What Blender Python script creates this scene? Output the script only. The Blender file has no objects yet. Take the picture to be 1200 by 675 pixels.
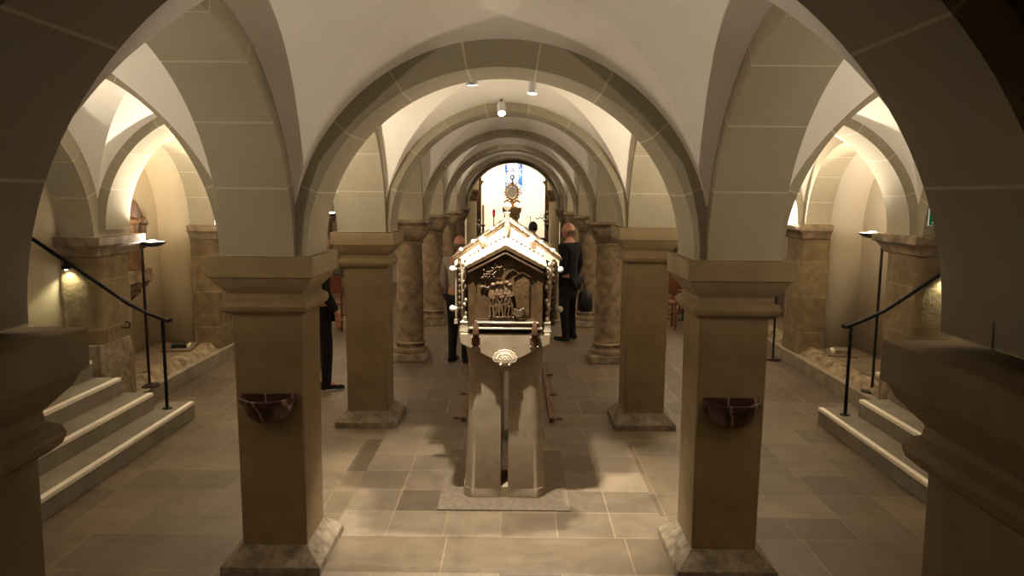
import bpy, bmesh, math, random
from mathutils import Vector, Matrix, Euler
random.seed(7)
PI = math.pi
S = bpy.context.scene
COL = S.collection

# ------------------------------------------------------------------ materials
MATS = {}
def srgb(r, g, b):
    f = lambda c: c/12.92 if c <= .04045 else ((c+.055)/1.055)**2.4
    return (f(r/255), f(g/255), f(b/255), 1)

class NT:
    def __init__(s, name):
        s.m = bpy.data.materials.new(name); s.m.use_nodes = True
        s.t = s.m.node_tree; s.n = s.t.nodes; s.l = s.t.links
        s.p = s.n['Principled BSDF']; s.tc = s.n.new('ShaderNodeTexCoord')
    def node(s, typ, **kw):
        x = s.n.new(typ)
        for k, v in kw.items():
            if k.startswith('i_'): x.inputs[k[2:].replace('_', ' ')].default_value = v
            else: setattr(x, k, v)
        return x
    def link(s, a, b): s.l.new(a, b)
    def math(s, op, a, b=None, c=None):
        x = s.n.new('ShaderNodeMath'); x.operation = op
        for i, v in enumerate((a, b, c)):
            if v is None: continue
            if hasattr(v, 'links'): s.l.new(v, x.inputs[i])
            else: x.inputs[i].default_value = v
        return x.outputs[0]
    def noise(s, scale, detail=4, rough=.55, vec=None):
        x = s.node('ShaderNodeTexNoise'); x.inputs['Scale'].default_value = scale
        x.inputs['Detail'].default_value = detail; x.inputs['Roughness'].default_value = rough
        s.l.new(vec if vec is not None else s.tc.outputs['Object'], x.inputs['Vector'])
        return x.outputs['Fac']
    def ramp(s, fac, stops):
        x = s.n.new('ShaderNodeValToRGB'); e = x.color_ramp.elements
        while len(e) < len(stops): e.new(.5)
        for i, (p, c) in enumerate(stops): e[i].position = p; e[i].color = c
        s.l.new(fac, x.inputs[0]); return x.outputs[0]
    def mix(s, fac, a, b, blend='MIX'):
        x = s.n.new('ShaderNodeMix'); x.data_type = 'RGBA'; x.blend_type = blend
        for v, i in ((fac, 0), (a, 6), (b, 7)):
            if hasattr(v, 'links'): s.l.new(v, x.inputs[i])
            else: x.inputs[i].default_value = v
        return x.outputs[2]
    def col(s, c):
        if hasattr(c, 'links'): s.l.new(c, s.p.inputs['Base Color'])
        else: s.p.inputs['Base Color'].default_value = c
    def bump(s, h, strength=.3, dist=.01):
        b = s.n.new('ShaderNodeBump'); b.inputs['Strength'].default_value = strength
        b.inputs['Distance'].default_value = dist
        s.l.new(h, b.inputs['Height']); s.l.new(b.outputs[0], s.p.inputs['Normal'])
    def set(s, rough=.8, metal=0, spec=.3):
        s.p.inputs['Roughness'].default_value = rough; s.p.inputs['Metallic'].default_value = metal
        s.p.inputs['Specular IOR Level'].default_value = spec

def stone(name, c1, c2, scale=5, bumps=.25, rough=.85, fine=60, dist=.01, pits=None):
    t = NT(name); n = t.noise(scale, 6, .6)
    c = t.ramp(n, [(.32, c1), (.68, c2)])
    if pits:
        v = t.noise(pits[0], 3, .6); m = t.ramp(v, [(pits[1], (1, 1, 1, 1)), (pits[1]+.06, (0, 0, 0, 1))])
        c = t.mix(t.math('MULTIPLY', m, .7), c, pits[2])
    t.col(c); t.set(rough); f = t.noise(fine, 5, .65)
    t.bump(t.math('ADD', t.math('MULTIPLY', f, .4), n), bumps, dist)
    MATS[name] = t.m; return t.m

def plain(name, c, rough=.6, metal=0, emit=None, strength=0, noise=.06, scale=14, bump=.1):
    t = NT(name); n = t.noise(scale, 4)
    d = tuple(x*(1-noise*2.2) for x in c[:3])+(1,); e = tuple(min(1, x*(1+noise*2.2)) for x in c[:3])+(1,)
    t.col(t.ramp(n, [(.3, d), (.7, e)])); t.set(rough, metal)
    if bump: t.bump(n, bump, .004)
    if emit:
        t.p.inputs['Emission Color'].default_value = emit; t.p.inputs['Emission Strength'].default_value = strength
    MATS[name] = t.m; return t.m

WEB = stone('vault_plaster', (.70, .645, .55, 1), (.76, .705, .61, 1), 1.3, .05, .9, 30, .004)
NICHE = stone('niche_plaster', (0.561, 0.4675, 0.306, 1), (0.612, 0.5185, 0.357, 1), 1.1, .05, .9, 30, .004)
NICHE2 = stone('niche_plaster_grey', (0.496, 0.432, 0.328, 1), (0.544, 0.48, 0.376, 1), 1.1, .05, .9, 30, .004)
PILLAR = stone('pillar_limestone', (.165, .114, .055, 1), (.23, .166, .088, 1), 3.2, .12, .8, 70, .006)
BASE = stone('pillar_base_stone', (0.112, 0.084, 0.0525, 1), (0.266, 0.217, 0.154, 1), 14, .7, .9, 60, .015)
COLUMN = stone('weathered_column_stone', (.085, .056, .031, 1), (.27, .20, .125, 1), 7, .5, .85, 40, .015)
PALECOL = stone('pale_choir_stone', (.55, .48, .36, 1), (.68, .60, .46, 1), 4, .3, .85, 50, .01)
ROUGH = stone('rough_rubble_stone', (.10, .07, .04, 1), (.34, .27, .18, 1), 9, .9, .95, 45, .03)
STEP = stone('step_stone', (0.165, 0.1375, 0.099, 1), (0.231, 0.2035, 0.154, 1), 4, .25, .8, 50, .006)
NOSING = plain('white_step_edge', (.86, .80, .68, 1), .7, noise=.03)
KERB = stone('kerb_stone', (0.1625, 0.1365, 0.0975, 1), (0.247, 0.208, 0.1495, 1), 6, .3, .85, 50, .008)
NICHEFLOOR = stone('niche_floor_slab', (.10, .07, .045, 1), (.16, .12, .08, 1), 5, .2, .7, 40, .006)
TUFF = stone('shrine_pedestal_stone', (.27, .21, .14, 1), (.36, .285, .20, 1), 6, .35, .85, 60, .008, pits=(26, .30, (.20, .155, .105, 1)))
BRONZE = stone('dark_bronze', (0.036, 0.02, 0.008, 1), (0.08, 0.0464, 0.0184, 1), 18, .2, .52, 60, .004)
GILT = plain('silver_gilt_sheet', (0.68, 0.595, 0.4675, 1), .38, .7, noise=.05, scale=40, bump=.4)
GILTPALE = plain('pale_gilt_gable', (.74, .62, .48, 1), .5, .25, noise=.03, scale=20)
IRON = plain('black_iron', (.012, .012, .014, 1), .45, .6, noise=.1)
LAMPMETAL = plain('dark_lamp_metal', (.045, .04, .038, 1), .35, .8, noise=.08)
LAMPIN = plain('lamp_reflector_white', (.85, .82, .75, 1), .5, noise=.02)
OAK = stone('carved_brown_wood', (.05, .024, .009, 1), (.13, .066, .028, 1), 9, .4, .6, 40, .008)
REDWOOD = stone('red_brown_chair_wood', (0.084, 0.024, 0.0108, 1), (0.132, 0.042, 0.018, 1), 8, .15, .45, 40, .003)
RUSTY = stone('rust_brown_steel', (.07, .035, .018, 1), (.14, .07, .035, 1), 12, .2, .6, 40, .003)
NAVY = plain('navy_wool', (.0028, .003, .0055, 1), .9, noise=.12, scale=40)
BLACKC = plain('black_cloth', (0.004, 0.004, 0.006, 1), .9, noise=.1, scale=40)
GREYSHIRT = plain('pale_grey_shirt', (.26, .23, .20, 1), .9, noise=.06, scale=30)
SKIN = plain('skin', (.42, .20, .13, 1), .55, noise=.05, scale=20)
HAIR = plain('dark_hair', (.012, .009, .008, 1), .6, noise=.2, scale=60)
WHITESOLE = plain('white_sole', (.6, .6, .6, 1), .7, noise=.03)
LEATHER = plain('black_leather', (.012, .011, .012, 1), .45, noise=.1)
MARBLE = None
GOLD = plain('gilded_metal', (.75, .48, .20, 1), .3, .9, noise=.1, scale=30, bump=.3)
LEAF = plain('dark_leaves', (.03, .05, .02, 1), .7, noise=.2, scale=20)
BLOOM = plain('cream_flowers', (.55, .45, .30, 1), .7, noise=.1, scale=30)
REDGLASS = plain('red_lamp_glass', (.55, .03, .05, 1), .25, emit=(.8, .05, .06, 1), strength=.4)
WAX = plain('cream_candle_wax', (.75, .62, .38, 1), .5, noise=.03)
CERAMICW = plain('white_lens', (1, .95, .85, 1), .4, emit=(1, .93, .8, 1), strength=60)
SIGNW = plain('white_sign_print', (.8, .85, .8, 1), .5, noise=.02, emit=(.8, 1, .9, 1), strength=.08)
SIGNG = plain('green_sign', (.0, .16, .08, 1), .5, noise=.02, emit=(0, .5, .25, 1), strength=.03)
PALEWALL = stone('pale_end_wall', (.60, .57, .55, 1), (.66, .63, .61, 1), 1.5, .05, .9, 30, .004)
APSE = stone('apse_plaster', (.78, .74, .66, 1), (.82, .78, .70, 1), 1.5, .04, .9, 30, .004)

def bulb_mat(k=1):
    t = NT('lamp_bulb'); t.col((1, .9, .75, 1))
    t.p.inputs['Emission Color'].default_value = (1, .875, .70, 1)
    t.p.inputs['Emission Strength'].default_value = 7000*k
    return t.m
BULB = bulb_mat()

def voussoir():
    t = NT('arch_voussoir_stone')
    uv = t.tc.outputs['UV']; sep = t.node('ShaderNodeSeparateXYZ'); t.link(uv, sep.inputs[0])
    u = sep.outputs[0]
    fr = t.math('FRACT', u); d = t.math('MINIMUM', fr, t.math('SUBTRACT', 1, fr))
    line = t.math('LESS_THAN', d, .0125)
    idx = t.math('FLOOR', u)
    wn = t.node('ShaderNodeTexWhiteNoise', noise_dimensions='2D')
    cb = t.node('ShaderNodeCombineXYZ'); t.link(idx, cb.inputs[0])
    oi = t.node('ShaderNodeObjectInfo'); t.link(oi.outputs['Random'], cb.inputs[1]); t.link(cb.outputs[0], wn.inputs['Vector'])
    n = t.noise(2.2, 5, .6)
    f = t.math('ADD', t.math('MULTIPLY', n, .8), t.math('MULTIPLY', wn.outputs['Value'], .28))
    c = t.ramp(f, [(.3, (.232, .197, .132, 1)), (.75, (.30, .258, .178, 1))])
    t.col(t.mix(line, c, (.42, .36, .25, 1))); t.set(.85)
    f2 = t.noise(50, 5); t.bump(t.math('SUBTRACT', t.math('MULTIPLY', f2, .3), t.math('MULTIPLY', line, .25)), .15, .005)
    return t.m
VOUSS = voussoir()

def ashlar():
    t = NT('wall_pier_ashlar')
    br = t.node('ShaderNodeTexBrick'); g = t.node('ShaderNodeSeparateXYZ'); t.link(t.tc.outputs['Object'], g.inputs[0])
    cb = t.node('ShaderNodeCombineXYZ'); t.link(t.math('ADD', g.outputs[0], g.outputs[1]), cb.inputs[0]); t.link(g.outputs[2], cb.inputs[1])
    t.link(cb.outputs[0], br.inputs['Vector'])
    for k, v in (('Scale', 1), ('Brick Width', .9), ('Row Height', .46), ('Mortar Size', .006), ('Mortar Smooth', .2), ('Bias', 0)):
        br.inputs[k].default_value = v
    br.inputs['Color1'].default_value = (0.165, 0.1237, 0.07125, 1); br.inputs['Color2'].default_value = (0.225, 0.18, 0.1087, 1)
    br.inputs['Mortar'].default_value = (0.27, 0.225, 0.15, 1)
    n = t.noise(7, 6, .65); m = t.ramp(n, [(.3, (.62, .56, .47, 1)), (.7, (1.15, 1.1, 1.02, 1))])
    t.col(t.mix(1, br.outputs['Color'], m, 'MULTIPLY')); t.set(.9)
    f = t.noise(38, 6, .7); t.bump(t.math('ADD', n, t.math('MULTIPLY', f, .5)), .8, .025)
    return t.m
ASHLAR = ashlar()

def marble_basin():
    t = NT('dark_red_marble'); n = t.noise(6, 5, .6)
    w = t.node('ShaderNodeTexWave'); w.inputs['Scale'].default_value = 2.2; w.inputs['Distortion'].default_value = 9
    t.link(t.tc.outputs['Object'], w.inputs['Vector'])
    v = t.ramp(w.outputs['Fac'], [(.0, (1, 1, 1, 1)), (.035, (0, 0, 0, 1))])
    c = t.ramp(n, [(.3, (.022, .012, .010, 1)), (.7, (.065, .026, .020, 1))])
    t.col(t.mix(t.math('MULTIPLY', v, .6), c, (.45, .30, .24, 1))); t.set(.35)
    return t.m
MARBLE = marble_basin()

def floor_mat():
    t = NT('stone_paving')
    g = t.node('ShaderNodeSeparateXYZ'); t.link(t.tc.outputs['Object'], g.inputs[0])
    X, Y = g.outputs[0], g.outputs[1]
    def brick(w, h, ox, oy, off, c1, c2, mort, ms):
        cb = t.node('ShaderNodeCombineXYZ'); t.link(t.math('ADD', X, ox), cb.inputs[0]); t.link(t.math('ADD', Y, oy), cb.inputs[1])
        b = t.node('ShaderNodeTexBrick'); b.offset = off; b.squash = 1
        t.link(cb.outputs[0], b.inputs['Vector'])
        for k, v in (('Scale', 1), ('Brick Width', w), ('Row Height', h), ('Mortar Size', ms), ('Mortar Smooth', .1), ('Bias', 0)):
            b.inputs[k].default_value = v
        b.inputs['Color1'].default_value = c1; b.inputs['Color2'].default_value = c2; b.inputs['Mortar'].default_value = mort
        return b.outputs['Color'], b.outputs['Fac']
    A1, A2, MO = (.085, .064, .040, 1), (.165, .127, .082, 1), (.26, .21, .145, 1)
    nav = brick(.374, .3737, 30.0*.374, 40*.3737-4.46, 0, (.10, .078, .054, 1), (.215, .175, .128, 1), MO, .004)
    ais = brick(.40, .385, 40*.40+.06, 40*.385-4.40, .0, A1, A2, (.19, .15, .10, 1), .003)
    wide = brick(1.15, .46, 20*1.15, 20*.46-4.0, .3, (.095, .072, .046, 1), (.145, .112, .074, 1), (.22, .175, .12, 1), .004)
    far = brick(.46, .93, 20*.46-.02, 20*.93-6.70, .37, (.075, .056, .040, 1), (.14, .108, .078, 1), (.25, .205, .15, 1), .004)
    inn = t.math('LESS_THAN', t.math('ABSOLUTE', X), 1.10)
    fary = t.math('GREATER_THAN', Y, 6.70)
    r = t.math('LESS_THAN', t.math('ABSOLUTE', t.math('SUBTRACT', Y, 4.23)), .23)
    r2 = t.math('LESS_THAN', t.math('ABSOLUTE', t.math('SUBTRACT', Y, 6.93)), .23)
    c = t.mix(inn, ais[0], nav[0]); c = t.mix(fary, c, far[0]); band = t.math('MAXIMUM', r, r2); c = t.mix(band, c, wide[0])
    n = t.noise(2.6, 7, .65); n2 = t.noise(14, 6, .7)
    m = t.ramp(t.math('ADD', t.math('MULTIPLY', n, .6), t.math('MULTIPLY', n2, .4)), [(.3, (.55, .51, .46, 1)), (.7, (1.32, 1.29, 1.22, 1))])
    t.col(t.mix(1, c, m, 'MULTIPLY'))
    rr = t.ramp(n2, [(.3, (.38, .38, .38, 1)), (.7, (.62, .62, .62, 1))]); t.link(rr, t.p.inputs['Roughness'])
    t.p.inputs['Specular IOR Level'].default_value = .35
    t.bump(t.math('SUBTRACT', t.math('MULTIPLY', n2, .5), t.math('MULTIPLY', nav[1], .0)), .12, .006)
    return t.m
FLOOR = floor_mat()

def glass_window():
    t = NT('stained_glass')
    v = t.node('ShaderNodeTexVoronoi'); v.inputs['Scale'].default_value = 11
    t.link(t.tc.outputs['Object'], v.inputs['Vector'])
    g = t.node('ShaderNodeSeparateXYZ'); t.link(t.tc.outputs['Object'], g.inputs[0])
    sc = t.node('ShaderNodeSeparateColor'); t.link(v.outputs['Color'], sc.inputs[0])
    c = t.ramp(sc.outputs[0], [(0, (.02, .12, .6, 1)), (.3, (.06, .35, .85, 1)), (.5, (.25, .6, .95, 1)), (.68, (.7, .85, 1, 1)), (.8, (.75, .25, .3, 1)), (.9, (.9, .8, .75, 1))])
    w = t.noise(6, 3); ax = t.math('ABSOLUTE', g.outputs[0])
    cen = t.math('LESS_THAN', t.math('ADD', ax, t.math('MULTIPLY', w, .35)), .36)
    c = t.mix(cen, c, (1, .97, .95, 1))
    low = t.math('LESS_THAN', g.outputs[2], .22); c = t.mix(t.math('MULTIPLY', low, .7), c, (.75, .5, .35, 1))
    e = t.node('ShaderNodeTexVoronoi', feature='DISTANCE_TO_EDGE'); e.inputs['Scale'].default_value = 11
    t.link(t.tc.outputs['Object'], e.inputs['Vector'])
    c = t.mix(t.math('LESS_THAN', e.outputs['Distance'], .03), c, (.03, .04, .08, 1))
    t.col((.05, .05, .08, 1)); t.link(c, t.p.inputs['Emission Color']); t.p.inputs['Emission Strength'].default_value = 1.6
    t.set(.3); return t.m
STAINED = glass_window()

# ------------------------------------------------------------------ mesh helpers
def B(): return bmesh.new()
def box(bm, x0, x1, y0, y1, z0, z1):
    v = [bm.verts.new((x, y, z)) for z in (z0, z1) for x, y in ((x0, y0), (x1, y0), (x1, y1), (x0, y1))]
    for q in ((3, 2, 1, 0), (4, 5, 6, 7), (0, 1, 5, 4), (1, 2, 6, 5), (2, 3, 7, 6), (3, 0, 4, 7)):
        bm.faces.new([v[i] for i in q])
    return v
def cbox(bm, c, s): return box(bm, c[0]-s[0]/2, c[0]+s[0]/2, c[1]-s[1]/2, c[1]+s[1]/2, c[2]-s[2]/2, c[2]+s[2]/2)
def loft(bm, rings, close=True, caps=True):
    R = [[bm.verts.new(p) for p in r] for r in rings]; n = len(R[0])
    for a, b in zip(R, R[1:]):
        for i in range(n if close else n-1):
            j = (i+1) % n
            try: bm.faces.new((a[i], a[j], b[j], b[i]))
            except ValueError: pass
    if caps and close:
        bm.faces.new(list(reversed(R[0]))); bm.faces.new(R[-1])
    return R
def sq(bm, prof, cx=0, cy=0, ax=1, ay=1):
    loft(bm, [[(cx-h*ax, cy-h*ay, z), (cx+h*ax, cy-h*ay, z), (cx+h*ax, cy+h*ay, z), (cx-h*ax, cy+h*ay, z)] for h, z in prof])
def lathe(bm, prof, c=(0, 0, 0), n=32, sx=1, sy=1):
    loft(bm, [[(c[0]+r*sx*math.cos(2*PI*i/n), c[1]+r*sy*math.sin(2*PI*i/n), c[2]+z) for i in range(n)] for r, z in prof])
def tube(bm, pts, r, n=10):
    pts = [Vector(p) for p in pts]; rings = []
    for i, p in enumerate(pts):
        d = ((pts[i+1]-p) if i == 0 else (p-pts[i-1]) if i == len(pts)-1 else (pts[i+1]-pts[i-1])).normalized()
        a = d.orthogonal().normalized() if i == 0 else (a-d*a.dot(d)).normalized()
        b = d.cross(a); rr = r[i] if isinstance(r, (list, tuple)) else r
        rings.append([p+(a*math.cos(2*PI*k/n)+b*math.sin(2*PI*k/n))*rr for k in range(n)])
    loft(bm, rings)
def prism(bm, poly, axis, a, b):
    f = {'y': lambda p, t: (p[0], t, p[1]), 'x': lambda p, t: (t, p[0], p[1]), 'z': lambda p, t: (p[0], p[1], t)}[axis]
    loft(bm, [[f(p, a) for p in poly], [f(p, b) for p in poly]])
def ell(bm, c, r, rot=None, n=14, m=9):
    if not isinstance(r, (list, tuple)): r = (r, r, r)
    M = Matrix.Translation(c) @ (Euler(rot).to_matrix().to_4x4() if rot else Matrix()) @ Matrix.Diagonal((*r, 1))
    bmesh.ops.create_uvsphere(bm, u_segments=n, v_segments=m, radius=1, matrix=M)
def bar(bm, p, q, w, h):
    p, q = Vector(p), Vector(q); d = (q-p).normalized(); up = Vector((0, 0, 1)) if abs(d.z) < .95 else Vector((0, 1, 0))
    s = d.cross(up).normalized(); u = s.cross(d)
    o = [s*(-w/2)+u*(-h/2), s*(w/2)+u*(-h/2), s*(w/2)+u*(h/2), s*(-w/2)+u*(h/2)]
    loft(bm, [[p+k for k in o], [q+k for k in o]])

def obj(name, bm, mat, parent=None, loc=None, smooth=40, bevel=0, kind=None, subdiv=0):
    me = bpy.data.meshes.new(name)
    bmesh.ops.recalc_face_normals(bm, faces=bm.faces)
    bm.to_mesh(me); bm.free()
    for m in (mat if isinstance(mat, list) else [mat]): me.materials.append(m)
    if smooth is not None:
        for p in me.polygons: p.use_smooth = True
        me.set_sharp_from_angle(angle=math.radians(smooth))
    o = bpy.data.objects.new(name, me); COL.objects.link(o)
    if parent is not None: o.parent = parent
    if loc: o.location = loc
    if subdiv:
        s = o.modifiers.new('sub', 'SUBSURF'); s.levels = s.render_levels = subdiv
    if bevel:
        b = o.modifiers.new('bev', 'BEVEL'); b.width = bevel; b.segments = 2; b.limit_method = 'ANGLE'; b.angle_limit = math.radians(35)
        b.harden_normals = False
    if kind: o['kind'] = kind
    return o
def tag(o, label, cat, group=None):
    o['label'] = label; o['category'] = cat; o['kind'] = 'thing'
    if group: o['group'] = group
    return o
def thing(name, label, cat, loc=(0, 0, 0), rz=0, group=None):
    o = bpy.data.objects.new(name, None); COL.objects.link(o); o.location = loc; o.rotation_euler = (0, 0, rz)
    o.empty_display_size = .1
    return tag(o, label, cat, group)
def struct(name, bm, mat, **k): return obj(name, bm, mat, kind='structure', **k)

# ------------------------------------------------------------------ layout
AX = 1.325                                   # half spacing of nave supports
YP = [1.66, 4.24, 6.93, 9.61, 12.295, 14.98, 17.665]
AXK = [1.38, 1.325, 1.325, 1.325, 1.325, 1.325, 1.325]
ZS = 1.853                                   # springing
XW = 3.78                                    # nave face of side wall
YB = -1.03                                   # behind the camera
ZTOP = 3.55

def arch(name, axis, lo, hi, half, rise, w0, w1, spring=ZS, top=ZTOP, c=None, mat=VOUSS, N=56, v20=20.0):
    """wall with a round opening; axis 'x' spans along x with thickness in y, 'y' the other way"""
    bm = B(); uvl = bm.loops.layers.uv.new('UVMap'); c = (lo+hi)/2 if c is None else c
    P = (lambda s, w, z: (s, w, z)) if axis == 'x' else (lambda s, w, z: (w, s, z))
    inn, out, us = [], [], []
    for i in range(N+1):
        th = PI*i/N; ct, st = math.cos(th), math.sin(th)
        inn.append((c+half*ct, spring+rise*st))
        L = (hi-c) if ct > 0 else (c-lo)
        k = min(L/abs(ct) if abs(ct) > 1e-6 else 1e9, (top-spring)/st if st > 1e-6 else 1e9)
        out.append((c+k*ct, spring+k*st)); us.append(math.degrees(th)/v20)
    def quad(a, ua):
        f = bm.faces.new([bm.verts.new(P(*p)) for p in a])
        for l, u in zip(f.loops, ua): l[uvl].uv = u
    for i in range(N):
        a, b, d, e = inn[i], inn[i+1], out[i+1], out[i]; u0, u1 = us[i], us[i+1]
        for w in (w0, w1):
            quad([(a[0], w, a[1]), (b[0], w, b[1]), (d[0], w, d[1]), (e[0], w, e[1])], [(u0, 0), (u1, 0), (u1, 1), (u0, 1)])
        quad([(a[0], w0, a[1]), (b[0], w0, b[1]), (b[0], w1, b[1]), (a[0], w1, a[1])], [(u0, 0), (u1, 0), (u1, 1), (u0, 1)])
        quad([(e[0], w0, e[1]), (d[0], w0, d[1]), (d[0], w1, d[1]), (e[0], w1, e[1])], [(u0, 0), (u1, 0), (u1, 1), (u0, 1)])
    for q in ((inn[0], out[0]), (inn[N], out[N])):
        quad([(q[0][0], w0, spring), (q[1][0], w0, spring), (q[1][0], w1, spring), (q[0][0], w1, spring)], [(.3, 0)]*4)
    bmesh.ops.remove_doubles(bm, verts=bm.verts, dist=1e-5)
    return struct(name, bm, mat, smooth=30)

def vault(name, cx, cy, rx, ry, h0=1.175, dome=.10, n=20, mat=None, widen=0):
    bm = B(); s = [math.sin(PI/2*i/n) for i in range(-n, n+1)]; V = {}
    for i, u in enumerate(s):
        for j, v in enumerate(s):
            au, av = abs(u), abs(v); lo, hi = min(au, av), max(au, av)
            z = ZS + (h0+dome*(1-hi*hi))*math.sqrt(max(0, 1-lo*lo))
            V[i, j] = bm.verts.new((cx+rx*u*(1+widen*(1-v)/2), cy+ry*v, z))
    for i in range(2*n):
        for j in range(2*n):
            a, b, c, d = V[i, j], V[i+1, j], V[i+1, j+1], V[i, j+1]
            if i == j: bm.faces.new((a, b, c)); bm.faces.new((a, c, d))
            elif i+j == 2*n-1: bm.faces.new((a, b, d)); bm.faces.new((b, c, d))
            else: bm.faces.new((a, b, c, d))
    o = struct(name, bm, mat, smooth=28)
    # plaster thickness above
    m = o.modifiers.new('thick', 'SOLIDIFY'); m.thickness = .1; m.offset = 1 if o.data.polygons[0].normal.z > 0 else -1
    return o

# floor
bm = B(); box(bm, -7.5, 7.5, -1.3, 26, -.15, 0); struct('floor', bm, FLOOR, smooth=None)
bm = B(); box(bm, -7.5, 7.5, -1.3, 26, ZTOP+.3, ZTOP+.45); struct('ceiling', bm, WEB, smooth=None)
bm = B(); box(bm, -7.5, 7.5, -1.35, -1.15, 0, 4); struct('wall_back', bm, NICHEFLOOR, smooth=None)  # out of view; coloured dark to keep bounce light off the front pillars

ends = [YB]+YP
# nave arches, long arches, aisle arches, vaults
for k, y in enumerate(YP):
    a = AXK[k]; half = a-(.245 if k else .185)
    rise = {1: 1.035, 2: 1.10, 3: 1.11, 6: 1.12}.get(k, 1.09)
    arch('ceiling_nave_arch', 'x', -a, a, half, rise, y-.21, y+.21)
    for s in (-1, 1):
        lo, hi = sorted((s*a, s*(XW+.02)))
        arch('ceiling_aisle_arch', 'x', lo, hi, .5*(XW-.06-a-.245), 1.08, y-.21, y+.21, c=s*(a+.245+XW-.06)/2)
for k in range(7):
    y0, y1 = ends[k], ends[k+1]; a = AXK[max(k, 0)]
    for s in (-1, 1):
        xc = s*AX if k else s*1.43
        if k == 1:
            x0, x1 = sorted((s*1.137, s*1.535)); o = arch('ceiling_side_arch', 'y', y0, y1, 1.155, 1.09, x0, x1, c=2.84)
            for vt in o.data.vertices: vt.co.x += s*.055*(1-(vt.co.y-y0)/(y1-y0))      # the first bay is a little wider
        else:
            arch('ceiling_side_arch', 'y', y0, y1, (y1-y0)/2-.245, 1.085, xc-.21, xc+.21)
    ry = (y1-y0)/2-.21+.035
    vault('ceiling_nave_vault', 0, (y0+y1)/2, AX-.21+.035+(.022 if k == 1 else .14 if k == 0 else 0), ry, widen=.05 if k == 1 else 0, mat=WEB if k else NICHEFLOOR)  # unseen first bay is dark instead of plaster, to cut bounce light
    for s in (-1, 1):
        vault('ceiling_aisle_vault', s*(AX+.21+XW)/2, (y0+y1)/2, (XW-AX-.21)/2+.035, ry, h0=1.15, mat=WEB if k else NICHEFLOOR)  # same dark colour over the unseen aisle bays, for less bounce

# ------------------------------------------------------------------ side walls with niches
def recess(name, s, y0, y1, depth, mat, half_extra=.075, z0=0, spring=1.79, back=True):
    """inside surface of a wall niche (or stair passage) behind the wall arch"""
    bm = B(); c = (y0+y1)/2; half = (y1-y0)/2-.31+half_extra; N = 40
    prof = [(c+half, z0)]+[(c+half*math.cos(PI*i/N), spring+half*1.0*math.sin(PI*i/N)) for i in range(N+1)]+[(c-half, z0)]
    xa, xb = s*(XW+.315), s*(XW+.32+depth)
    A = [bm.verts.new((xa, p[0], p[1])) for p in prof]; Bv = [bm.verts.new((xb, p[0], p[1])) for p in prof]
    for i in range(len(prof)-1): bm.faces.new((A[i], A[i+1], Bv[i+1], Bv[i]))
    if back: bm.faces.new(Bv)
    o = struct(name, bm, mat, smooth=30)
    m = o.modifiers.new('thick', 'SOLIDIFY'); m.thickness = .06; m.offset = 1
    return o

for s, side, mat in ((-1, 'left', NICHE), (1, 'right', NICHE2)):
    for k in range(7):
        y0, y1 = ends[k], ends[k+1]
        x0, x1 = sorted((s*XW, s*(XW+.32)))
        arch('wall_%s' % side, 'y', y0, y1, (y1-y0)/2-.31, (y1-y0)/2-.31, x0, x1, spring=1.79)
        if k in (0, 1): 
            bm = B(); box(bm, x0, x1, y0, y1, 0, 1.8 if k == 1 else 3); struct('wall_%s' % side, bm, ASHLAR, smooth=None)
        elif k == 2:
            recess('wall_%s' % side, s, y0, y1, 2.6, mat, half_extra=.03)
        else:
            recess('wall_%s' % side, s, y0, y1, .45, mat)

# ------------------------------------------------------------------ pillars
CAP = [(.195, 1.52), (.215, 1.525), (.238, 1.545), (.246, 1.57), (.238, 1.595), (.212, 1.612), (.208, 1.64), (.222, 1.655), (.262, 1.70), (.278, 1.735),
       (.292, 1.74), (.293, 1.853)]
def square_pillar(k, s, label, zc=0.0, group=None):
    y = YP[k]; a = AXK[k]
    t = thing('square_pillar', label, 'pillar', (s*a, y, 0), 0, group)
    bm = B(); sq(bm, [(.292, 0), (.290, .05), (.197, .135), (.196, .14)])
    o = obj('plinth', bm, BASE, t, bevel=.008)
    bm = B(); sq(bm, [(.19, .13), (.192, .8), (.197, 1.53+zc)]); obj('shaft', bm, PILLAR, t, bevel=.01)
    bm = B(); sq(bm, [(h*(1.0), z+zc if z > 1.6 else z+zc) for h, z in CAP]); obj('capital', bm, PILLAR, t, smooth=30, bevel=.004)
    return t
square_pillar(0, -1, 'nearest square stone pillar, dark, by the stairs on the statue side', -.02)
square_pillar(0, 1, 'nearest square stone pillar, dark, by the stairs on the green sign side', -.035)
square_pillar(1, -1, 'square stone pillar with basin, just before the bronze shrine on the statue side')
square_pillar(1, 1, 'square stone pillar with basin, just before the bronze shrine on the green sign side')
square_pillar(2, -1, 'plain square stone pillar without basin, behind the shrine on the statue side', -.005)
square_pillar(2, 1, 'plain square stone pillar without basin, behind the shrine on the green sign side', .06)

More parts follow.
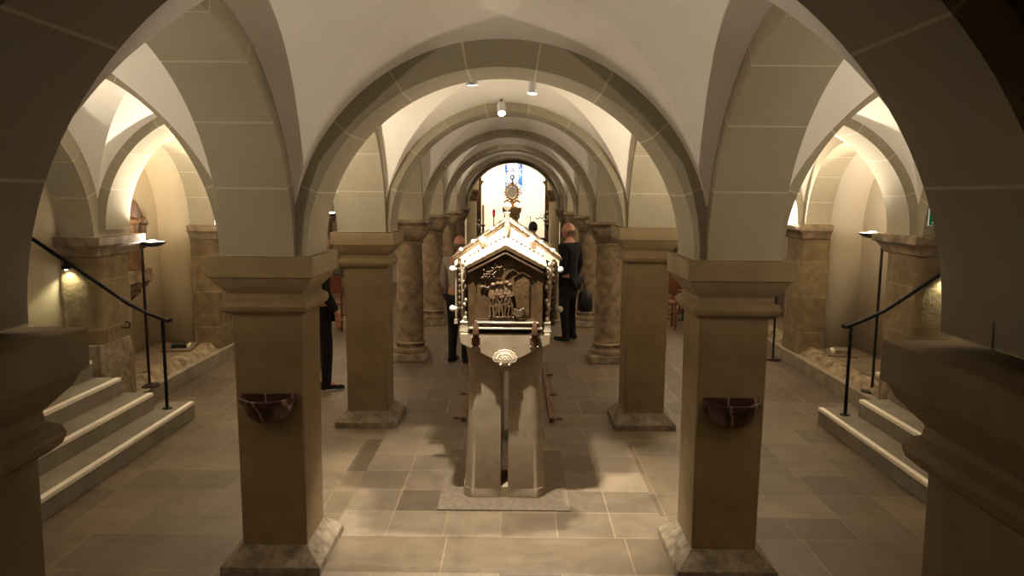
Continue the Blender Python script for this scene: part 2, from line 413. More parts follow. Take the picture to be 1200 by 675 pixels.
def round_column(k, s, label, group):
    t = thing('round_column', label, 'column', (s*AX, YP[k], 0), 0, group)
    bm = B(); sq(bm, [(.235, 0), (.235, .085), (.225, .10)])
    obj('plinth', bm, BASE, t, bevel=.012)
    bm = B(); lathe(bm, [(.205, .095), (.226, .105), (.232, .13), (.226, .155), (.205, .168), (.192, .175), (.187, .20), (.194, .215), (.206, .222), (.211, .235), (.204, .25), (.186, .258)], n=40)
    obj('base_ring', bm, COLUMN, t)
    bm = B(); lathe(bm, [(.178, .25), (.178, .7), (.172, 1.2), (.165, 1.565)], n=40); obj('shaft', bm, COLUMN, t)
    bm = B(); lathe(bm, [(.166, 1.555), (.182, 1.56), (.188, 1.575), (.182, 1.59), (.168, 1.595)], n=40)
    obj('neck_ring', bm, COLUMN, t)
    bm = B(); n = 48; rings = []
    for i in range(11):
        f = i/10; z = 1.59+.20*f; ex = 2+7*f**1.2; h = .17+.095*math.sin(f*PI/2)
        rings.append([(h*math.copysign(abs(math.cos(q))**(2/ex), math.cos(q)), h*math.copysign(abs(math.sin(q))**(2/ex), math.sin(q)), z) for q in (2*PI*(j+.5)/n for j in range(n))])
    loft(bm, rings); obj('cushion_capital', bm, COLUMN, t, smooth=50)
    bm = B(); sq(bm, [(.255, 1.785), (.285, 1.83), (.296, 1.835), (.297, 1.876)]); obj('abacus', bm, COLUMN, t, bevel=.006)
    return t
ordn = {3: 'first', 4: 'second', 5: 'third', 6: 'last'}
for k in (3, 4, 5, 6):
    for s in (-1, 1):
        round_column(k, s, 'weathered round stone column, %s in the row beyond the square pillars, %s side' % (ordn[k], 'statue' if s < 0 else 'green sign'), 'round columns along the nave')

# wall piers
def wall_pier(k, s, label=None, ztop=1.79):
    y = YP[k]; nm = 'wall_pier'
    if label: t = thing(nm, label, 'wall pier', (s*(XW+.16), y, 0), 0, 'stone piers along the side walls')
    else:
        t = bpy.data.objects.new('wall_pier', None); COL.objects.link(t); t.location = (s*(XW+.16), y, 0); t['kind'] = 'structure'
    bm = B(); n = 10; zs = [ztop*i/14*.93 for i in range(15)]
    # shaft with worn half-round front edge
    prof = [(-.165*s, -.31), (.10*s, -.31), (.145*s, -.285), (.165*s, -.24), (.165*s, .24), (.145*s, .285), (.10*s, .31), (-.165*s, .31)]
    prof = [(-p[0], p[1]) for p in prof]
    loft(bm, [[(p[0]+random.uniform(-.006, .006), p[1]+random.uniform(-.006, .006), z) for p in prof] for z in zs])
    obj('shaft', bm, ASHLAR, t, smooth=50)
    if k == 2:
        bm = B(); prism(bm, [(-s*.17, -.33), (-s*.17, .2), (s*.17, .2), (s*.17, -.33)], 'z', .0, .78); obj('foot_block', bm, ROUGH, t, bevel=.01)
    bm = B(); d = ztop-1.79
    def ring(h, z):
        xi, xo = -s*(.165+h), s*.162
        return [(xi, -.31-h, z), (xo, -.31-h, z), (xo, .31+h, z), (xi, .31+h, z)]
    loft(bm, [ring(h, z+d) for h, z in ((.0, 1.60), (.02, 1.61), (.03, 1.64), (.07, 1.70), (.10, 1.712), (.105, 1.79))])
    obj('capital', bm, COLUMN, t, bevel=.006)
    return t
for k in range(0, 7):
    for s in (-1, 1):
        lab = None
        if k == 2: lab = 'rough wall pier with worn edges at the top of the %s' % ('stairs, glowing lamp on its statue side' if s < 0 else 'stairs under the green sign')
        if k == 2: lab = 'rough stone wall pier beside the stairs, below the %s' % ('rail with the small light' if s < 0 else 'green exit sign')
        if k == 3: lab = 'stone wall pier at the far end of the niche %s' % ('with the wooden statue' if s < 0 else 'without a statue')
        wall_pier(k, s, lab, 1.79 if s < 0 else 1.86)

# end walls of the aisles and the chancel
for s, side in ((-1, 'left'), (1, 'right')):
    bm = B(); x0, x1 = sorted((s*1.33, s*6.0)); box(bm, x0, x1, 18.05, 18.25, 0, 4.2); struct('wall_end_%s' % side, bm, PALEWALL, smooth=None)
    bm = B(); x0, x1 = sorted((s*1.30, s*1.5)); box(bm, x0, x1, 17.98, 20.6, 0, 4.0); struct('wall_choir_%s' % side, bm, PALECOL, smooth=None)
    bm = B(); x0, x1 = sorted((s*.90, s*3.0)); box(bm, x0, x1, 20.5, 20.75, 0, 4.2); struct('wall_choir_%s' % side, bm, OAK, smooth=None)
    t = thing('choir_column', 'pale slender choir column carrying a bracket capital, %s side of the bright apse' % ('candle' if s < 0 else 'dark-haired head'), 'column', (s*1.085, 19.3, 0))
    bm = B(); lathe(bm, [(.17, 0), (.17, .1), (.13, .14), (.125, 2.0), (.12, 2.05)], n=24); obj('shaft', bm, PALECOL, t)
    bm = B(); sq(bm, [(.12, 2.04), (.13, 2.1), (.19, 2.26), (.21, 2.27), (.21, 2.34)]); obj('capital', bm, COLUMN, t, bevel=.01)
    bm = B(); sq(bm, [(.17, 2.33), (.16, 3.9)]); obj('upper_block', bm, PALECOL, t)
    t = thing('wall_bracket', 'small carved stone bracket high beside the apse opening, %s side' % ('candle' if s < 0 else 'dark-haired head'), 'bracket', (s*.95, 20.48, 2.55))
    bm = B(); sq(bm, [(.03, -.16), (.06, -.08), (.10, 0)]); obj('corbel', bm, COLUMN, t)
    bm = B(); sq(bm, [(.12, 0), (.125, .05)]); obj('top_plate', bm, COLUMN, t)
# apse: half round wall with window opening
bm = B(); N = 48; R = 2.3; cy = 21.7
ring0 = []
for i in range(N+1):
    th = PI*i/N; ring0.append((R*math.cos(th), cy+R*math.sin(th)))
pts = [(R, 20.74)]+ring0+[(-R, 20.74)]
WX, WZ0, WZ1 = .385, 2.22, 3.75
cols = []
for p in pts:
    cols.append([bm.verts.new((p[0], p[1], z)) for z in (0, WZ0, WZ1, 4.2)])
for i in range(len(cols)-1):
    mx = (pts[i][0]+pts[i+1][0])/2
    for j in range(3):
        if j == 1 and abs(mx) < WX-.02 and pts[i][1] > 22: continue
        bm.faces.new((cols[i][j], cols[i+1][j], cols[i+1][j+1], cols[i][j+1]))
o = struct('wall_apse', bm, APSE, smooth=30); m = o.modifiers.new('thick', 'SOLIDIFY'); m.thickness = .15; m.offset = 0
bm = B(); box(bm, -2.5, 2.5, 20.6, 24.3, 4.15, 4.3); struct('ceiling_apse', bm, APSE, smooth=None)
wn = bpy.data.objects.new('window_1', None); COL.objects.link(wn); wn.location = (-.015, 24.0, 2.22); wn['kind'] = 'structure'
bm = B(); box(bm, -.40, .40, .0, .03, 0, 1.53); obj('window_pane', bm, STAINED, wn, smooth=None)
bm = B()
for z in (0, .38, .76, 1.14, 1.53): box(bm, -.40, .40, -.02, 0, z-.008, z+.008)
for x in (-.395, 0, .395): box(bm, x-.006, x+.006, -.018, -.002, 0, 1.53)
obj('window_frame', bm, IRON, wn, smooth=None)

# ------------------------------------------------------------------ stairs, kerb, niche floors
def stairs(s, side):
    ye = [6.93, 6.66, 6.60, 6.60]; xs = [3.07, 3.335, 3.60, 3.83]
    t = bpy.data.objects.new('stairs_%s' % side, None); COL.objects.link(t); t['kind'] = 'structure'
    for i in range(11):
        x = 3.07+.262*i; z0, z1 = .16*i, .16*(i+1); y1 = ye[i] if i < 2 else 6.60
        x0, x1 = sorted((s*x, s*(x+.30 if i < 10 else 6.9))); bm = B(); box(bm, x0, x1, 4.30, y1, 0 if i < 3 else z0-.3, z1)
        obj('step', bm, STEP, t, bevel=.006)
        x0, x1 = sorted((s*(x-.004), s*(x+.045))); bm = B(); box(bm, x0, x1, 4.31, y1-.01, z1-.028, z1+.003)
        obj('step_edge_strip', bm, NOSING, t, bevel=.003)
    return t
stairs(-1, 'left'); stairs(1, 'right')

for s, side in ((-1, 'left'), (1, 'right')):
    bm = B(); ys = [6.95, 8.3, 9.66, 11.1, 12.6, 14.2, 15.9, 17.9]
    x0, x1 = sorted((s*3.725, s*3.86))
    for a, b in zip(ys, ys[1:]): box(bm, x0, x1, a+.003, b-.003, 0, .165)
    struct('baseboard_%s' % side, bm, KERB, bevel=.006)
    for k in range(3, 7):
        y0, y1 = YP[k-1]+.24, YP[k]-.24
        x0, x1 = sorted((s*3.93, s*5.0)); bm = B(); box(bm, x0, x1, y0, y1, 0, .25); struct('floor_niche_%s' % side, bm, NICHEFLOOR, smooth=None)
        # broken rubble rim in front of the slab
        bm = B(); n = int((y1-y0)/.075); m_ = 4; V = []
        for i in range(n+1):
            row = []
            for j in range(m_+1):
                f = j/m_; z = .15+.105*math.sin(min(1, f*1.5)*PI/2)+random.uniform(-.016, .016)*(0 if j in (0,) else 1)
                row.append(bm.verts.new((s*(3.80+.19*f+random.uniform(-.006, .006)), y0+(y1-y0)*i/n, z)))
            V.append(row)
        for i in range(n):
            for j in range(m_): bm.faces.new((V[i][j], V[i+1][j], V[i+1][j+1], V[i][j+1]))
        struct('trim_rubble_%s' % side, bm, ROUGH, smooth=24)

# plates lying on the niche slabs
def plate(x, y, rz, label, s):
    t = thing('floor_plate', label, 'plate', (x, y, .251), rz, 'dark plates lying in the wall niches')
    bm = B(); box(bm, -.17, .17, -.24, .24, 0, .02); obj('plate_board', bm, NICHEFLOOR, t, bevel=.004)
    bm = B(); box(bm, -.08, .10, -.12, .10, .0195, .065); obj('book_block', bm, LEATHER if s < 0 else BASE, t, bevel=.004)
    bm = B(); box(bm, .10*(1 if s < 0 else -1)-.02, .10*(1 if s < 0 else -1)+.02, -.11, .06, .0195, .060); obj('page_edge', bm, NOSING, t, bevel=.004)
plate(-4.15, 8.98, .2, 'dark plate with a block on the slab at the far end of the statue niche', -1)
plate(-4.13, 7.55, -.1, 'dark plate with a block on the slab behind the lamp of the statue niche', -1)
plate(4.20, 9.0, -.3, 'plate with a pale block at the far end of the niche without a statue', 1)
plate(4.17, 7.75, .15, 'dark plate behind the uplighter lamp, near end of the niche without a statue', 1)

# ------------------------------------------------------------------ handrails
def handrail(s, label):
    t = thing('handrail', label, 'handrail', (s*3.22, 6.68, .16))
    bm = B(); tube(bm, [(0, 0, 0), (0, 0, .86)], .016, 12); obj('post', bm, IRON, t)
    bm = B(); lathe(bm, [(.045, 0), (.045, .008), (.02, .012)], n=20); obj('foot_plate', bm, IRON, t)
    bm = B(); P = [(-s*.075, 0, .855), (-s*.05, 0, .845), (-s*.02, 0, .855), (s*.1, -.06, .925)]
    for i in range(1, 9): P.append((s*(.1+.14*i), -.125, .925+.098*i))
    tube(bm, P, .017, 12); ell(bm, (-s*.078, 0, .857), .018)
    obj('rail', bm, IRON, t)
    bm = B(); ex, ez = s*.80, .925+.098*5; tube(bm, [(ex, -.125, ez), (ex, -.125, ez-.06), (ex, -.066, ez-.06)], .012, 8)
    cbox(bm, (ex, -.115, ez-.06), (.06, .05, .035)); b = obj('wall_bracket', bm, IRON, t)
    bm = B(); lathe(bm, [(.012, 0), (.012, .006)], (ex, -.115, ez-.085), 14); obj('rail_light', bm, CERAMICW, b)
    return (s*3.22+ex, 6.68-.115, .16+ez-.10)
h1 = handrail(-1, 'thin black iron handrail climbing the stairs on the statue side')
h2 = handrail(1, 'thin black iron handrail climbing the stairs on the green sign side')

# ------------------------------------------------------------------ uplighter floor lamps
def uplighter(x, y, z0, h, s, label, k=1):
    t = thing('uplighter_lamp', label, 'floor lamp', (x, y, z0), 0, 'black uplighter floor lamps')
    bm = B(); lathe(bm, [(.11, 0), (.11, .012), (.03, .02), (.014, .03)], n=28); obj('base', bm, LAMPMETAL, t)
    bm = B(); tube(bm, [(0, 0, .02), (0, 0, h-.05)], .0145, 14); obj('pole', bm, LAMPMETAL, t)
    d = -s                                           # the dish reaches towards the nave
    bm = B(); rings = []; n = 36
    for r, z in ((.02, -.055), (.05, -.052), (.09, -.038), (.12, -.018), (.138, 0), (.132, 0), (.11, -.014), (.07, -.03), (.01, -.036)):
        rings.append([(d*.11+r*1.05*math.cos(2*PI*i/n), r*.8*math.sin(2*PI*i/n), h+z) for i in range(n)])
    loft(bm, rings); obj('dish', bm, LAMPMETAL, t)
    bm = B(); lathe(bm, [(.125, 0), (.105, -.012), (.07, -.026), (.0, -.030)], (d*.11, 0, h+.0015), 30, 1, .78)
    obj('reflector', bm, LAMPIN, t)
    bm = B(); cbox(bm, (d*.01, 0, h-.045), (.05, .05, .05)); obj('socket', bm, LAMPMETAL, t, bevel=.005)
    bm = B(); lathe(bm, [(.0, .0), (.045, .0), (.035, .008), (.02, .012), (.0, .013)], (d*.11, 0, h+.001), 20)
    obj('bulb', bm, BULB if k == 1 else bulb_mat(k), t)
    return t
uplighter(-3.785, 7.47, .165, 1.53, -1, 'black uplighter lamp glowing beside the niche with the wooden statue', .8)
uplighter(3.87, 7.5, .165, 1.68, 1, 'black uplighter lamp glowing beside the green exit sign pier', .8)
uplighter(3.61, 9.72, 0, 1.85, 1, 'black uplighter lamp at the kerb half hidden behind the basin pillar, green sign side')
uplighter(-3.60, 9.72, 0, 1.8, -1, 'added black uplighter lamp at the kerb, unseen behind the basin pillar, statue side')  # unseen counterpart of the lamp across the nave, added for its light
uplighter(-3.30, 12.9, 0, 1.86, -1, 'black uplighter lamp far down the aisle, seen beside the plain pillar, statue side')
uplighter(3.10, 12.9, 0, 1.93, 1, 'black uplighter lamp by the red-brown chairs far down the aisle')
uplighter(-1.80, 5.45, 0, 1.80, -1, 'added black uplighter lamp, unseen behind the basin pillar, statue side', .28)  # added lamp hidden by the pillar, brightens the vault over the shrine
uplighter(1.80, 5.45, 0, 1.80, 1, 'added black uplighter lamp, unseen behind the basin pillar, green sign side', .28)  # second added lamp for the shrine bay, also hidden
uplighter(-3.25, 1.78, 0, 1.70, -1, 'added black uplighter lamp, unseen behind the nearest dark pillar, statue side', .72)  # added lamp out of view, sends light up to the front vaults
uplighter(3.25, 1.78, 0, 1.70, 1, 'added black uplighter lamp, unseen behind the nearest dark pillar, green sign side', .72)  # its added twin, lighting the front vaults from the other aisle

# ------------------------------------------------------------------ stoups on the front pillars
def stoup(s, label, dx, dz):
    t = thing('holy_water_stoup', label, 'basin', (s*1.325+dx, 4.044, 0), 0, 'dark stone basins on the pillars')
    bm = B(); n = 28; rings = []
    for w, dpt, z in ((.06, .05, .905), (.10, .085, .915), (.13, .11, .95), (.140, .125, .99), (.145, .13, 1.01), (.163, .150, 1.018), (.167, .155, 1.045), (.157, .146, 1.05), (.14, .128, 1.04), (.10, .09, 1.0), (.03, .03, .985)):
        # five-sided front
        ring = []
        for i in range(n+1):
            q = PI*i/n; k = 1/max(abs(math.cos(q)), abs(math.cos(q-PI/4)), abs(math.cos(q-PI/2)), abs(math.cos(q-3*PI/4)))*.96
            ring.append((w*k*math.cos(q), .003-dpt*k*math.sin(q), z+dz))
        rings.append(ring)
    loft(bm, rings, close=True, caps=True)
    obj('bowl', bm, MARBLE, t, smooth=35)
    bm = B(); box(bm, -.155, .155, -.012, .003, .99+dz, 1.062+dz); obj('back_lip', bm, MARBLE, t, bevel=.004)
stoup(-1, 'dark veined stone basin on the pillar, statue side', .0, .0)
stoup(1, 'dark stone basin on the pillar, green sign side', .0, .0)

# ------------------------------------------------------------------ statue on its corbel
t = thing('statue_corbel', 'grey moulded stone corbel under the wooden statue', 'corbel', (-4.55, 8.42, 0))
bm = B()
loft(bm, [[(.002, -w, z), (d, -w, z), (d, w, z), (.002, w, z)] for d, w, z in ((.05, .10, .90), (.12, .16, .99), (.14, .19, 1.0), (.14, .19, 1.06), (.19, .24, 1.07), (.22, .27, 1.14), (.24, .29, 1.15), (.24, .29, 1.30))])
obj('corbel_block', bm, COLUMN, t, smooth=30, bevel=.006)
t = thing('wooden_statue', 'brown carved wooden statue of a robed figure on the wall corbel', 'statue', (-4.42, 8.40, 1.30), 0)
bm = B(); n = 40; rings = []
for z, rx, ry, am in ((0, .14, .19, .02), (.04, .15, .2, .022), (.2, .13, .175, .02), (.4, .125, .165, .017), (.55, .12, .17, .014), (.68, .115, .19, .012), (.78, .105, .195, .01), (.84, .08, .16, .006), (.88, .045, .07, 0)):
    rings.append([((rx+am*math.sin(7*q+z*5)+am*.6*math.sin(11*q-z*8))*math.cos(q), (ry+am*math.sin(7*q+z*5)+am*.6*math.sin(11*q-z*8))*math.sin(q), z) for q in (2*PI*i/n for i in range(n))])
loft(bm, rings)
for s in (-1, 1):
    tube(bm, [(.0, s*.17, .79), (.04, s*.225, .62), (.15, s*.13, .58), (.18, s*.06, .60)], [.055, .06, .055, .03], 12)
    tube(bm, [(.13, s*.14, .58), (.12, s*.15, .40), (.11, s*.13, .25)], [.05, .04, .01], 10)
    for f in range(4): tube(bm, [(.18, s*(.05+.012*f), .60), (.20, s*(.03+.014*f), .615+.01*f)], .009, 6)
tube(bm, [(0, 0, .85), (.005, 0, .93)], .042, 12)
ell(bm, (.012, 0, .985), (.072, .062, .088)); ell(bm, (.082, 0, .985), (.013, .011, .02))
ell(bm, (.02, .0, .94), (.05, .045, .05))
b = obj('robed_body', bm, OAK, t, smooth=60)
bm = B(); n = 24
loft(bm, [[((r)*math.cos(q)-.012, r*.95*math.sin(q), z) for q in (2*PI*i/n for i in range(n))] for r, z in ((.085, .93), (.09, .98), (.085, 1.03), (.06, 1.07), (.01, 1.085))])
obj('hood', bm, OAK, t)
t.scale = (.9, .9, .95)

# hook on the pier by the statue
bm = B(); P = [(0, 0, 0), (.05, -.02, .0)]+[(.075+.025*math.sin(a), -.02, .0+.03-.03*math.cos(a)) for a in (i*.5 for i in range(9))]
tube(bm, P, .006, 8); o = obj('iron_hook', bm, IRON, None, loc=(-3.79, 7.0, .88)); tag(o, 'small black iron hook in the rough pier by the stairs', 'hook')

# exit sign
t = thing('exit_sign', 'small green emergency exit sign above the rough pier by the stairs', 'sign', (3.85, 6.545, 1.965), 0)
bm = B(); box(bm, -.06, .20, 0, .015, 0, .145); obj('sign_board', bm, SIGNG, t, bevel=.002)
bm = B(); cbox(bm, (.0, -.002, .022), (.07, .004, .016))
ell(bm, (.03, -.001, .108), (.010, .003, .010), n=10, m=6); bar(bm, (.026, -.002, .096), (.012, -.002, .068), .004, .016)
bar(bm, (.024, -.002, .092), (.045, -.002, .084), .004, .007); bar(bm, (.024, -.002, .092), (.004, -.002, .096), .004, .007)
bar(bm, (.012, -.002, .07), (.030, -.002, .052), .004, .009); bar(bm, (.012, -.002, .07), (-.008, -.002, .05), .004, .009)
cbox(bm, (.12, -.002, .075), (.06, .004, .10))
obj('sign_pictogram', bm, SIGNW, t, smooth=None)
bm = B(); box(bm, -.064, .204, -.001, .012, -.004, .0); box(bm, -.064, .204, -.001, .012, .145, .149); box(bm, -.064, -.06, -.001, .012, 0, .145); box(bm, .2, .204, -.001, .012, 0, .145)
obj('sign_rim', bm, SIGNW, t, smooth=None)
bm = B(); box(bm, -.03, .17, .014, .07, .02, .12); obj('sign_mount', bm, IRON, t)

# ------------------------------------------------------------------ shrine pedestal
CX = .015
ped = thing('shrine_pedestal', 'pale stone pedestal with slit legs carrying the bronze shrine', 'pedestal', (CX, 5.0, 0))
bm = B(); box(bm, -.47, .47, -.15, 1.05, 0, .008); obj('foot_slab', bm, stone('speckled_foot_slab', (0.1275, 0.099, 0.069, 1), (0.195, 0.1545, 0.1095, 1), 30, .15, .8), ped)
def half_leg(sx, y0, y1):
    bm = B(); rings = []
    for z, w in ((.008, .30), (.08, .298), (.081, .292), (.5, .272), (.8, .262), (.95, .262), (1.02, .268), (1.13, .285), (1.18, .29)):
        ring = [(sx*.027, y1, z), (sx*.027, y0+.012, z)]; r = .085
        for i in range(8):
            a = PI/2*i/7; ring.append((sx*(w-r+r*math.sin(a)), y0+r-r*math.cos(a), z))
        for i in range(8):
            a = PI/2*i/7; ring.append((sx*(w-r+r*math.cos(a)), y1-r+r*math.sin(a), z))
        rings.append(ring)
    loft(bm, rings); return obj('leg', bm, TUFF, ped, smooth=35)
for y0, y1 in ((.05, .42), (1.30, 1.67)):
    for sx in (-1, 1): half_leg(sx, y0, y1)
for z0, z1 in ((.008, .085), (.95, 1.1)):
    bm = B(); box(bm, -.03, .03, .07, .41, z0, z1); obj('slit_block', bm, TUFF, ped)
bm = B(); prism(bm, [(-.318, 1.235), (-.318, 1.165), (-.06, 1.04), (.06, 1.04), (.318, 1.165), (.318, 1.235)], 'y', 0, 1.75)
obj('table_slab', bm, TUFF, ped, bevel=.006)
# carved shell rosette
bm = B()
for j, (n, R, sc, yy) in enumerate(((7, .060, 1, -.004), (5, .034, .9, -.022), (1, 0.0, .9, -.036))):
    for i in range(n):
        a = PI*(.02+.96*(i/(n-1) if n > 1 else .5)); cx, cz = R*math.cos(a), R*math.sin(a)*.75-.02
        M = []
        for q in range(13):
            b = 2*PI*q/12; M.append((cx+.022*sc*math.cos(b), yy-.006*math.sin(q), 1.075+cz+.022*sc*math.sin(b)))
        tube(bm, [(m[0], yy, m[2]) for m in M], .0065, 6)
        ell(bm, (cx, yy+.004, 1.075+cz), (.022*sc, .012, .022*sc), n=10, m=6)
ell(bm, (0, .0, 1.06), (.070, .02, .055))
for x in (-.028, .028): ell(bm, (x, -.03, 1.022), .011)
obj('carved_shell', bm, stone('pale_carved_stone', (.55, .46, .34, 1), (.66, .57, .44, 1), 12, .1, .8), ped, smooth=60)
# bronze stops bolted on the slab front
for x in (-.205, .205):
    bm = B(); box(bm, x-.03, x+.03, -.022, .0, 1.135, 1.225); sq(bm, [(.018, 1.225), (.022, 1.24), (.017, 1.30), (.008, 1.33), (.001, 1.338)], x, -.02)
    st = obj('bronze_stop', bm, RUSTY, ped, bevel=.003)
    bm = B()
    for dx in (-.036, .036):
        for z in (1.15, 1.215): ell(bm, (x+dx*.7, -.023, z), (.006, .005, .006), n=8, m=5)
    obj('bolt', bm, GILT, st)

# ------------------------------------------------------------------ shrine
sh = thing('reliquary_shrine', 'bronze and gilt house-shaped reliquary shrine on the stone pedestal', 'shrine', (CX, 5.04, 1.236))
Z0 = 1.236
def zz(z): return z-Z0
# end chest (porch)
EV, RG = 1.715, 1.845
bm = B(); prism(bm, [(-.258, zz(1.262)), (.258, zz(1.262)), (.258, zz(EV)), (0, zz(RG)), (-.258, zz(EV))], 'y', .015, .26); obj('end_chest', bm, BRONZE, sh, bevel=.003)
bm = B()
def frame(y0, y1, o0, o1):
    # o = inset from the chest outline; ring between two inset house outlines
    def house(o): 
        return [(-.262+o, zz(1.262)+o*1.0+.02*(o > 0)), (.262-o, zz(1.262)+o*1.0+.02*(o > 0)), (.262-o, zz(EV)-o*.35), (0, zz(RG)-o*.95), (-.262+o, zz(EV)-o*.35)]
    A, Bq = house(o0), house(o1); n = 5
    va = [[bm.verts.new((p[0], y, p[1])) for p in H] for H in (A, Bq) for y in (y0, y1)]
    for i in range(n):
        j = (i+1) % n
        for P_, Q in ((va[0], va[2]), (va[1], va[3]), (va[0], va[1]), (va[2], va[3])): bm.faces.new((P_[i], P_[j], Q[j], Q[i]))
frame(-.012, .02, 0, .042)
obj('outer_frame', bm, BRONZE, sh, bevel=.003)
bm = B(); frame(-.002, .02, .042, .055); obj('inner_frame', bm, BRONZE, sh, bevel=.002)
# raked mouldings in the gable
bm = B()
for s in (-1, 1):
    bar(bm, (s*.272, -.02, zz(EV)-.012), (0, -.02, zz(RG)-.002), .05, .028)
    bar(bm, (s*.262, -.03, zz(EV)-.048), (0, -.03, zz(RG)-.042), .02, .014)
obj('gable_moulding', bm, BRONZE, sh, bevel=.003)
# roof plates of the end chest
bm = B()
for s in (-1, 1):
    n = 16; V = []
    for i in range(n+1):
        f = i/n
        V.append([bm.verts.new((s*.285*f, y, zz(RG)+.016+.032*(y+.045)/.3-.155*f+.0035*math.sin(i*2.4+y*30))) for y in (-.045, .02, .09, .16, .27)])
    for i in range(n):
        for j in range(4): bm.faces.new((V[i][j], V[i+1][j], V[i+1][j+1], V[i][j+1]))
o = obj('end_roof', bm, GILT, sh, smooth=30); m = o.modifiers.new('thick', 'SOLIDIFY'); m.thickness = .014; m.offset = 0
bm = B()
for s in (-1, 1):
    for i in range(9): ell(bm, (s*.28*(i+.5)/9, .255, zz(RG)+.060-.155*(i+.5)/9), (.008, .01, .012), n=8, m=5)
obj('roof_crest', bm, BRONZE, sh)
# ledges at the foot of the chest
bm = B(); box(bm, -.21, .235, -.04, .0, zz(1.308), zz(1.318)); lg = obj('upper_ledge', bm, GILT, sh, bevel=.002)
bm = B(); box(bm, -.258, .262, -.05, .02, zz(1.268), zz(1.280)); obj('lower_ledge', bm, GILT, sh, bevel=.002)
for x in (-.22, .22, -.10, .10):
    bm = B(); box(bm, x-.02, x+.02, .0, .10, zz(1.236), zz(1.264)); obj('chest_foot', bm, BRONZE, sh)
# relief panel
rel = B()
box(rel, -.20, .205, .000, .018, zz(1.325), zz(1.69))
prism(rel, [(-.2, zz(1.69)), (.205, zz(1.69)), (.0, zz(1.785))], 'y', .0, .018)
panel = obj('relief_panel', rel, BRONZE, sh)
bm = B()   # tree
for i in range(60):
    f = random.random(); a = random.gauss(0, .018)
    x = -.150+.115*f+a*.7; z = zz(1.625)+.105*f-a; ell(bm, (x, -.010-random.random()*.014, z), (.010, .007, .007), rot=(random.random(), random.random(), random.random()), n=7, m=5)
for i in range(10): ell(bm, (-.165+.05*i/9, -.012, zz(1.628)+.004*math.sin(i*2)), (.010, .008, .008), n=7, m=5)
for i in range(8): ell(bm, (-.168+.052*i/7, -.012, zz(1.562)+.006*math.sin(i*.9)), (.010, .008, .007), n=7, m=5)
tube(bm, [(-.143, -.002, zz(1.53)), (-.142, -.004, zz(1.62))], [.008, .007], 8)
obj('relief_tree', bm, stone('worn_bronze', (.06, .036, .018, 1), (.13, .085, .048, 1), 20, .2, .25), panel, smooth=60)
WORN = MATS['worn_bronze']
bm = B()   # two gabled towers
for cx, zt, w in ((.052, 1.685, .045), (.118, 1.665, .055)):
    yf = -.003 if cx < .1 else -.008; box(bm, cx-w+.006, cx+w-.006, yf, .002, zz(1.36), zz(zt-.028))
    prism(bm, [(cx-w+.006, zz(zt-.028)), (cx+w-.006, zz(zt-.028)), (cx, zz(zt))], 'y', yf, .002)
    for s in (-1, 1): bar(bm, (cx+s*w*1.12, -.012, zz(zt-.032)), (cx, -.012, zz(zt+.003)), .012, .005)
for cx, z in ((.092, 1.60), (.118, 1.60), (.145, 1.60), (.145, 1.53), (.092, 1.57), (.118, 1.585), (.14, 1.50)): ell(bm, (cx, -.007, zz(z)), (.005, .004, .009), n=8, m=5)
for i in range(26): ell(bm, (.176, -.003, zz(1.36)+.0125*i), (.003, .003, .003), n=6, m=4)
bar(bm, (-.10, -.008, zz(1.622)), (-.03, -.008, zz(1.622)), .01, .005)
obj('relief_towers', bm, BRONZE, panel, smooth=40)
def figure(cx, hz, lean, arm):
    bm = B(); r = lambda a: a
    zf = zz(1.345)
    ell(bm, (cx+lean, -.028, zz(hz)), (.018, .018, .021), n=12, m=8)
    ell(bm, (cx+lean, -.034, zz(hz)+.005), (.019, .015, .016), n=10, m=6)
    tube(bm, [(cx+lean, -.022, zz(hz)-.015), (cx+lean*.8, -.022, zz(hz)-.045), (cx+lean*.4, -.02, zz(hz)-.09), (cx, -.016, zz(hz)-.12)], [.010, .021, .017, .019], 10)
    for s in (-1, 1):
        tube(bm, [(cx+s*.008, -.018, zz(hz)-.115), (cx+s*.012+arm*.01, -.022, zz(hz)-.16), (cx+s*.013, -.012, zf+.012), (cx+s*.016+arm*.012, -.016, zf+.004)], [.013, .010, .006, .006], 8)
        tube(bm, [(cx+lean*.8+s*.020, -.022, zz(hz)-.032), (cx+lean*.5+s*.027, -.028, zz(hz)-.068), (cx+s*.006, -.036, zz(hz)-.085+arm*.01)], [.008, .007, .005], 8)
    # skirt of the tunic
    loft(bm, [[(cx+w*math.cos(q), -.018+.5*w*math.sin(q), z) for q in (2*PI*i/12 for i in range(12))] for w, z in ((.018, zz(hz)-.085), (.024, zz(hz)-.13), (.026, zz(hz)-.15))])
    return obj('relief_figure', bm, WORN, panel, smooth=60)
for cx, hz, le, ar in ((-.088, 1.575, .002, -1), (-.058, 1.585, .004, 1), (-.026, 1.585, -.002, -1), (.006, 1.592, .004, 1), (.030, 1.575, .000, 1)): figure(cx, hz, le, ar)
bm = B()   # bundle of drapery at the lower corner
for i in range(4):
    z = zz(1.395)-.012*i; tube(bm, [(.040, -.014, z+.026), (.068, -.022, z+.012), (.095, -.026, z-.004), (.115, -.024, z+.010), (.132, -.016, z+.022)], .006, 8)
obj('relief_drapery', bm, WORN, panel, smooth=60)
